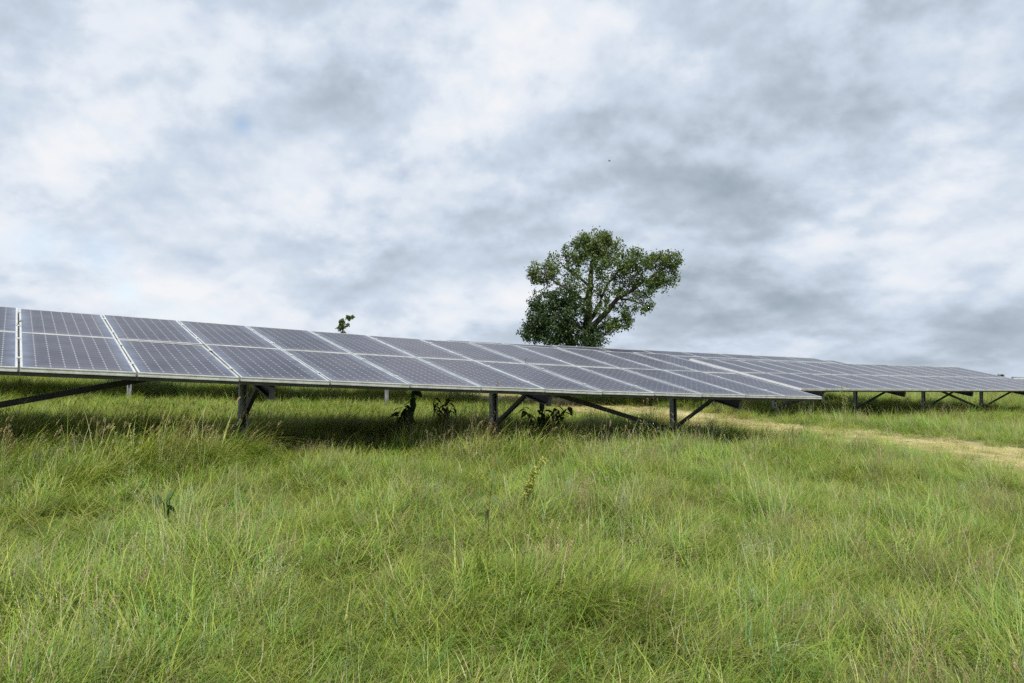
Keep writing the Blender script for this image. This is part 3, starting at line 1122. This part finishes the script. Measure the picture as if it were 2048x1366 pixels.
def build_tree(name, label, Z, limbs, blobs, rng, leaf=0.11, group=None, cat='tree', px_scale=1.0, dens=1.0):
    """limbs and blobs are given by where they stand out against the sky at depth Z, plus a depth offset in metres"""
    def W(px, py, dep=0.0):
        v = px_dir(px, py)
        v = v * (Z / v.y)
        return np.array([v.x, v.y + dep, v.z + EYE])
    mpp = Z / F
    bx, by = W(*limbs[0][0][:2])[:2]
    base = np.array([bx, by, gz(bx, by)])
    root = empty(name, base)
    tag(root, label, cat, group)
    nodes, rads = [], []
    g = Geo()
    for li, limb in enumerate(limbs):
        pts = [W(p[0], p[1], p[2] if len(p) > 2 else 0.0) for p in limb]
        r0, r1 = limb_r[li] if False else LIMB_R[name][li]
        if li == 0:
            pts = [base - np.array([0, 0, 0.2])] + pts
        # densify with wobble
        dense = []
        for a, b in zip(pts[:-1], pts[1:]):
            k = max(2, int(np.linalg.norm(b - a) / 0.35))
            for q in range(k):
                dense.append(a + (b - a) * q / k + rng.normal(0, 0.035, 3))
        dense.append(pts[-1])
        rr = np.linspace(r0, r1, len(dense))
        g.tube([Vector(p - base) for p in dense], list(rr), 7)
        if li == 0:
            link('trunk', g.mesh('trunk', M_BARK, True), root)
            g = Geo()
        nodes += dense
        rads += list(rr)
    N = np.array(nodes)
    R = np.array(rads)
    cents, cols = [], []
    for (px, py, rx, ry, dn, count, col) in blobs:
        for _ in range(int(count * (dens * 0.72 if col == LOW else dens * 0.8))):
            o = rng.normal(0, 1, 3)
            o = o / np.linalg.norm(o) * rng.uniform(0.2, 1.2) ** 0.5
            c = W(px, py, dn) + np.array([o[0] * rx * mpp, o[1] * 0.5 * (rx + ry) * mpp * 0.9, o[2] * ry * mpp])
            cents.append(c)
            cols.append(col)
    cents, cols = np.array(cents), np.array(cols)
    order = np.argsort([np.min(np.linalg.norm(N - c, axis=1)) for c in cents])
    for i in order:
        c = cents[i]
        dd = np.linalg.norm(N - c, axis=1)
        j = int(np.argmin(dd + 0.15 * (N[:, 2] > c[2])))
        a, L = N[j], dd[j]
        k = 4
        mid = [a + (c - a) * q / k + rng.normal(0, 0.06 * L, 3) * (0 < q < k) for q in range(k + 1)]
        ra = min(R[j] * 0.6, 0.012 + 0.014 * L)
        rr = np.linspace(ra, 0.007, k + 1)
        g.tube([Vector(p - base) for p in mid], list(rr), 4, cap=False)
        N = np.vstack([N, np.array(mid[1:])])
        R = np.concatenate([R, rr[1:]])
    if g.v:
        tag(link('branches', g.mesh('branches', M_BARK, True), root), kind='stuff')
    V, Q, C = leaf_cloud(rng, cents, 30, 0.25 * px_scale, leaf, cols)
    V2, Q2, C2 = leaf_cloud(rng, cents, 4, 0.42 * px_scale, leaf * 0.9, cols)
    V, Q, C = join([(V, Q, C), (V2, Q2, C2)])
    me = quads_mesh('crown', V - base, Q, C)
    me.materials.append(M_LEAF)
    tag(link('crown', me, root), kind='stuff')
    return root


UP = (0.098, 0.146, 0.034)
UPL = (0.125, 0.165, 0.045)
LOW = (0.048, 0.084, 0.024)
LIMB_R = {
    'broadleaf_tree': [(0.34, 0.05), (0.17, 0.03), (0.15, 0.03), (0.09, 0.02), (0.10, 0.02), (0.10, 0.03), (0.08, 0.02), (0.09, 0.02), (0.07, 0.02)],
    'young_tree': [(0.06, 0.01), (0.03, 0.01)],
    'hedge_tree': [(0.2, 0.05)],
}
rt = np.random.default_rng(3)
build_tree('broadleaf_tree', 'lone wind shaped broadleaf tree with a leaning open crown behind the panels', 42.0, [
    [(1177, 700), (1174, 650), (1180, 600), (1182, 545), (1188, 505), (1190, 475)],
    [(1176, 655), (1205, 632), (1235, 600), (1270, 575), (1310, 548), (1348, 525)],
    [(1177, 650, 0.2), (1198, 605, -0.3), (1213, 570, -0.5), (1236, 542, -0.6), (1262, 515, -0.5)],
    [(1181, 575), (1160, 552, 0.3), (1135, 535, 0.5), (1120, 520, 0.5)],
    [(1168, 600), (1130, 580, -0.3), (1100, 560, -0.4), (1072, 540, -0.2)],
    [(1175, 665), (1140, 645, -0.6), (1100, 635, -0.9), (1062, 650, -0.8)],
    [(1182, 665), (1225, 645, 0.3), (1262, 632, 0.3)],
    [(1183, 540), (1205, 510, 0.6), (1222, 485, 0.5)],
    [(1240, 598), (1275, 605, -0.2), (1300, 618, -0.2)],
], [
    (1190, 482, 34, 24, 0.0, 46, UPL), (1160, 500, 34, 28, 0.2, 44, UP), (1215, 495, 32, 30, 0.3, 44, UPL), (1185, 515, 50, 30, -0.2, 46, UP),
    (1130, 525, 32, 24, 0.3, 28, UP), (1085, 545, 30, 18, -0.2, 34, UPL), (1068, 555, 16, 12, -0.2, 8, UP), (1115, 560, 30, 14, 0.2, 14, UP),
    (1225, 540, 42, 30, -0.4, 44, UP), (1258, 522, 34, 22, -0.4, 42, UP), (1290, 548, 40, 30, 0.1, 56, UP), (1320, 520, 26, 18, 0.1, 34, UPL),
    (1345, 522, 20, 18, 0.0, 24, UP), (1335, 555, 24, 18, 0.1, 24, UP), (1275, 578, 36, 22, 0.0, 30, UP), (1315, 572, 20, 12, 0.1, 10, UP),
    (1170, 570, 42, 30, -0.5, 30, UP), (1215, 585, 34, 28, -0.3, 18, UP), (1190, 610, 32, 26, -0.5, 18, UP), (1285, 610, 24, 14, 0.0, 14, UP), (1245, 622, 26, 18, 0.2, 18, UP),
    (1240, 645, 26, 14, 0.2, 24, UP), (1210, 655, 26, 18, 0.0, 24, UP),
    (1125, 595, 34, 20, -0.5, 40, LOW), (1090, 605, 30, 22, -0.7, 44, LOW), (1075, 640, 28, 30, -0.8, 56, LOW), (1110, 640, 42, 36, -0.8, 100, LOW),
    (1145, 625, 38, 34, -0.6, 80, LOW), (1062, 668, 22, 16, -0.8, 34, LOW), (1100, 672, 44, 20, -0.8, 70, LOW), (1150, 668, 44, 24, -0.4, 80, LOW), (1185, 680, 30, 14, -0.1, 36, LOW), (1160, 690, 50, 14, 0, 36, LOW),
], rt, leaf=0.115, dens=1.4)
build_tree('young_tree', 'small leafy treetop poking up above the nearest panels on the left', 30.0, [
    [(684, 700), (684, 668), (687, 648), (697, 634)], [(685, 660), (676, 655), (670, 658)]],
    [(687, 648, 7, 7, 0, 12, UPL), (695, 636, 6, 5, 0, 7, UP), (703, 633, 4, 3, 0, 4, UPL), (676, 657, 8, 4, 0, 6, UP), (697, 650, 4, 4, 0, 2, UP), (684, 672, 10, 10, 0, 12, UP)],
    rt, leaf=0.075, px_scale=0.28)
for i, (px, lab) in enumerate([(1997.5, 'left one of two tiny distant trees on the skyline at far right'), (2004.5, 'right hand and taller of two tiny distant trees on the skyline')]):
    build_tree('hedge_tree', lab, 260.0, [[(px, 758), (px, 753)]], [(px, 753.0 - i * 0.6, 2.6, 2.2 + i * 0.4, 0, 30, LOW)], rt, leaf=0.45, px_scale=1.4,
               group='distant trees on the skyline')

# ------------------------------------------------------------------ weeds with broad leaves


def leaf_mesh(name, L, Wd, col, fold=0.25, droop=0.5, n=7):
    """a pointed leaf lying along +X, folded on its midrib and drooping"""
    V, C = [], []
    for k in range(n + 1):
        t = k / n
        w = Wd * 0.5 * (math.sin(math.pi * min(1, t * 0.93 + 0.05)) ** 0.75) * (1.15 - 0.5 * t) + 0.0005
        x, z = L * t, -droop * L * t * t
        for q in (-1, -0.5, 0, 0.5, 1):
            V.append((x, q * w, z + abs(q) * w * fold + math.sin(t * 19 + q * 2) * w * 0.06))
            C.append(np.array(col) * (1.25 if q == 0 else 1.0))
    Q = [(k * 5 + j, (k + 1) * 5 + j, (k + 1) * 5 + j + 1, k * 5 + j + 1) for k in range(n) for j in range(4)]
    me = quads_mesh(name, np.array(V), np.array(Q), np.array(C), smooth=True)
    me.materials.append(M_WEED)
    return me


def solid_tint(me, col):
    a = me.color_attributes.new('tint', 'FLOAT_COLOR', 'POINT')
    a.data.foreach_set('color', np.tile(np.array([*col, 1.0], np.float32), len(me.vertices)))
    return me


def broad_weed(name, label, x, y, stems, leaf_me, rng, stem_col, cat='weed', group=None, sizes=(0.85, 1.4), every=0.11, z0=None, r=0.006, start=0.25):
    """stems: lists of (dx,dy,dz) way points from the foot; leaves sit along them"""
    zb = gz(x, y) if z0 is None else z0
    root = empty(name, (x, y, zb))
    tag(root, label, cat, group)
    first = None
    for st in stems:
        pts = [Vector((0, 0, -0.05))] + [Vector(p) for p in st]
        g = Geo()
        g.tube(pts, list(np.linspace(r, r * 0.4, len(pts))), 5)
        me = solid_tint(g.mesh('stem', M_WEED, True), stem_col)
        link('stem', me, root)
        tot = sum((b - a).length for a, b in zip(pts[:-1], pts[1:]))
        n = max(2, int(tot * (1 - start) / every))
        for i in range(n):
            f = start + (1 - start) * (i + 0.6) / n
            acc = f * tot
            for a, b in zip(pts[:-1], pts[1:]):
                l = (b - a).length
                if acc <= l:
                    p = a + (b - a) * (acc / l)
                    break
                acc -= l
            else:
                p = pts[-1]
            if first is None:
                lf = link('leaf', leaf_me, root)
                first = lf
            else:
                lf = first.copy()
                COL.objects.link(lf)
                lf.parent = root
            k = rng.uniform(*sizes) * (1.15 - 0.45 * f)
            lf.location = p
            lf.rotation_euler = (rng.uniform(-0.5, 0.5), rng.uniform(-0.2, 0.9), rng.uniform(0, 6.283))
            lf.scale = (k, k, k)
    return root


rw = random.Random(4)
DK = (0.05, 0.085, 0.03)
LM_BIG = leaf_mesh('leaf', 0.20, 0.12, DK, droop=0.55)
LM_MID = leaf_mesh('leaf', 0.15, 0.07, DK, droop=0.5)


def put_at(px, s_off):
    """point under the first row seen at column px, at distance D"""
    D = s_off
    Zv = 1.0
    # solve s for the column
    k = (px - CX) / F
    s = (k * D * UH[1] - D * UH[0]) / (RH[0] - k * RH[1])
    return sd(s, D)


x, y = put_at(800, 11.0)
broad_weed('burdock_plant', 'dark climbing weed with big drooping leaves leaning up towards the panel edge', x, y,
           [[(0.02, 0, 0.2), (0.10, 0, 0.42), (0.19, -0.02, 0.62), (0.30, -0.05, 0.80)], [(-0.05, 0.02, 0.2), (0.0, 0, 0.42), (0.03, 0, 0.50)], [(0.02, 0, 0.25), (0.1, 0.02, 0.55)]],
           LM_BIG, rw, (0.05, 0.06, 0.025), every=0.04, start=0.15)
x, y = put_at(882, 11.0)
broad_weed('burdock_plant', 'dark bushy weed with two leafy tops just right of the leaning climbing one', x, y,
           [[(-0.04, 0, 0.35), (-0.10, 0, 0.68)], [(0.06, 0, 0.35), (0.14, 0, 0.70)], [(0, 0, 0.30), (0.02, 0, 0.58)], [(0.03, 0, 0.30), (0.20, 0, 0.52)]],
           LM_MID, rw, (0.05, 0.06, 0.025), every=0.032, start=0.1, sizes=(0.9, 1.4))
x, y = put_at(1075, 11.2)
broad_weed('burdock_plant', 'broad leaved dark weed in the shade under the rafter end, right of the middle post', x, y,
           [[(0, 0, 0.3), (0.06, 0, 0.66)], [(-0.10, 0, 0.3), (-0.26, 0, 0.58)], [(0.15, 0, 0.3), (0.33, 0, 0.60)], [(0.3, 0, 0.25), (0.55, 0, 0.58)], [(0.05, -0.1, 0.25), (0.12, -0.15, 0.52)]],
           LM_BIG, rw, (0.05, 0.06, 0.025), every=0.04, start=0.2)
# dark leaf pair standing in the near grass
p = at_depth(335, 1040, 6.1)
broad_weed('dock_seedling', 'small dark leafed weed alone in the near grass at lower left', p.x, p.y,
           [[(0.01, 0, 0.30), (0.07, -0.02, 0.40)], [(-0.03, 0, 0.28), (-0.08, -0.02, 0.37)], [(0, 0, 0.25), (0.0, -0.03, 0.33)]], leaf_mesh('leaf', 0.13, 0.055, (0.045, 0.10, 0.022), droop=0.8), rw,
           (0.04, 0.07, 0.03), every=0.13, start=0.75, sizes=(0.75, 0.95))
# reddish dock stem with a few leaves, and the yellow flowering spike behind it
p = at_depth(975, 1090, 6.2)
broad_weed('dock_plant', 'tall thin dock with a reddish stem and sparse leaves in the middle of the meadow', p.x, p.y,
           [[(0.01, 0, 0.3), (0.04, 0, 0.55), (0.07, 0, 0.75)]], leaf_mesh('leaf', 0.10, 0.025, (0.08, 0.13, 0.04), droop=0.6), rw,
           (0.22, 0.09, 0.045), every=0.09, start=0.35, r=0.004)


def spike_plant(name, label, x, y, h, n, col, lean, rng, cat='wildflower', stems=3, group=None):
    root = empty(name, (x, y, gz(x, y)))
    tag(root, label, cat, group)
    parts = []
    for k in range(stems):
        hh = h * rng.uniform(0.75, 1.05)
        dx, dy = lean + rng.uniform(-0.10, 0.10), rng.uniform(-0.08, 0.08)
        ox, oy = rng.uniform(-0.06, 0.06), rng.uniform(-0.05, 0.05)
        pts = [Vector((ox + dx * t * t, oy + dy * t, hh * t - 0.04)) for t in (0, 0.3, 0.6, 0.85, 1.0)]
        g = Geo()
        g.tube(pts, [0.004, 0.0036, 0.003, 0.0025, 0.002], 5)
        link('stem', solid_tint(g.mesh('stem', M_WEED), (0.16, 0.19, 0.05)), root)
        for i in range(n):
            t = 0.35 + 0.65 * rng.random()
            c = Vector((ox + dx * t * t, oy + dy * t, hh * t - 0.04))
            parts.append(c + Vector((rng.gauss(0, 0.016), rng.gauss(0, 0.016), rng.gauss(0, 0.012))))
    V, Q, C = leaf_cloud(np.random.default_rng(9), np.array([tuple(p) for p in parts]), 4, 0.016, 0.020, np.tile(np.array(col), (len(parts), 1)))
    me = quads_mesh('flower_spikes', V, Q, C)
    me.materials.append(M_WEED)
    tag(link('flower_spikes', me, root), kind='stuff')
    return root


p = at_depth(1040, 985, 7.6)
spike_plant('weld_plant', 'yellow green flowering spikes rising from the meadow below the middle post', p.x, p.y, 0.62, 60, (0.36, 0.38, 0.07), 0.14, rw)
p = at_depth(1690, 842, 19.5)
spike_plant('tall_weed', 'pale tall weed stalks standing before the dark underside of the second row', p.x, p.y, 1.15, 30, (0.24, 0.26, 0.09), 0.05, rw, 'weed', stems=6)

# sprigs of weed growing up through the joints between the panels
def sprig(label, s, v, zf, D0, h, lean, rng):
    x, y = sd(s, D0 + v * math.cos(TILT))
    zz = zf(s) + EYE + v * math.sin(TILT)
    root = empty('weed_sprig', (x, y, zz - 0.15))
    tag(root, label, 'weed', 'weed sprigs growing through the panel joints')
    g = Geo()
    g.tube([(0, 0, 0), (0, 0, 0.15), (lean * 0.6, 0, 0.15 + h * 0.6), (lean, -0.01, 0.15 + h)], [0.004, 0.004, 0.003, 0.002], 5)
    link('stem', solid_tint(g.mesh('stem', M_WEED), (0.03, 0.04, 0.02)), root)
    lf = link('leaf', LM_MID, root)
    lf.location = (lean * 0.5, -0.005, 0.15 + h * 0.6)
    lf.rotation_euler = (0.9, -0.6, 0.4 if lean > 0 else 2.6)
    lf.scale = (0.35, 0.35, 0.35)


sprig('dark twig sticking up through the leftmost panel joint', 0.155, 2.55, zA, 9.05, 0.07, 0.06, rw)
sprig('dark leaf poking through a joint between the lower panels at left', 0.155 + 2 * PA, 1.30, zA, 9.05, 0.05, -0.05, rw)
sprig('dark sprig standing on the middle seam near the centre of the nearest row', 0.155 + 7 * PA, 2.12, zA, 9.05, 0.09, 0.02, rw)

# ------------------------------------------------------------------ field gate far right
def field_gate():
    Z = 46.0
    a = at_depth(2025, 754.5, Z)
    x, y = a.x, a.y
    zb = gz(x, y)
    root = empty('field_gate', (x, y, zb))
    tag(root, 'grey metal field gate showing its top rails behind the far right panels', 'gate')
    top = a.z - zb
    d = Vector((1, 0.12, 0)).normalized()
    for k in range(5):
        g = Geo()
        z = top * (1 - 0.2 * k) if k else top
        z = top - k * 0.13 if k < 2 else top - 0.13 - (k - 1) * 0.24
        g.tube([d * 0.0 + Vector((0, 0, z)), d * 3.4 + Vector((0, 0, z))], 0.025, 8)
        link('rail', g.mesh('rail', M_STEEL, True), root)
    for q in (0.0, 3.4):
        g = Geo()
        g.box(d.x * q - 0.04, d.x * q + 0.04, d.y * q - 0.04, d.y * q + 0.04, -0.2, top + 0.03)
        link('gate_post', g.mesh('gate_post', M_STEEL), root)


field_gate()

# ------------------------------------------------------------------ bird
def bird():
    c = at_depth(1219, 322, 70)
    root = empty('bird', c)
    tag(root, 'small dark bird gliding high in the grey cloud', 'bird')
    M_BIRD = mat_metal('feathers', (0.02, 0.02, 0.022), (0.035, 0.035, 0.035), 0, 0.8, 0.2)
    g = Geo()
    g.tube([(-0.11, 0, -0.01), (-0.07, 0, 0), (0, 0, 0.01), (0.06, 0, 0.01), (0.09, 0, 0.015), (0.12, 0, 0.008)], [0.012, 0.028, 0.04, 0.03, 0.022, 0.004], 8)
    link('body', g.mesh('body', M_BIRD, True), root)
    for sgn in (1, -1):
        g = Geo()
        V = [(0.04, 0, 0.02), (0.05, sgn * 0.10, 0.06), (-0.02, sgn * 0.22, 0.05), (-0.04, sgn * 0.10, 0.05), (-0.05, 0, 0.02)]
        V2 = [(p[0], p[1], p[2] - 0.006) for p in V]
        g.add(V + V2, [(0, 1, 3, 4), (1, 2, 3), (9, 8, 6, 5), (8, 7, 6), (0, 5, 6, 1), (1, 6, 7, 2), (2, 7, 8, 3), (3, 8, 9, 4)])
        link('wing', g.mesh('wing', M_BIRD), root)
    g = Geo()
    g.add([(-0.10, 0.01, 0), (-0.10, -0.01, 0), (-0.19, -0.035, 0), (-0.19, 0.035, 0), (-0.10, 0.01, -0.006), (-0.10, -0.01, -0.006), (-0.19, -0.035, -0.006), (-0.19, 0.035, -0.006)],
          [(0, 1, 2, 3), (7, 6, 5, 4), (0, 4, 5, 1), (1, 5, 6, 2), (2, 6, 7, 3), (3, 7, 4, 0)])
    link('tail', g.mesh('tail', M_BIRD), root)
    root.rotation_euler = (0.55, -0.2, 0.5)


bird()
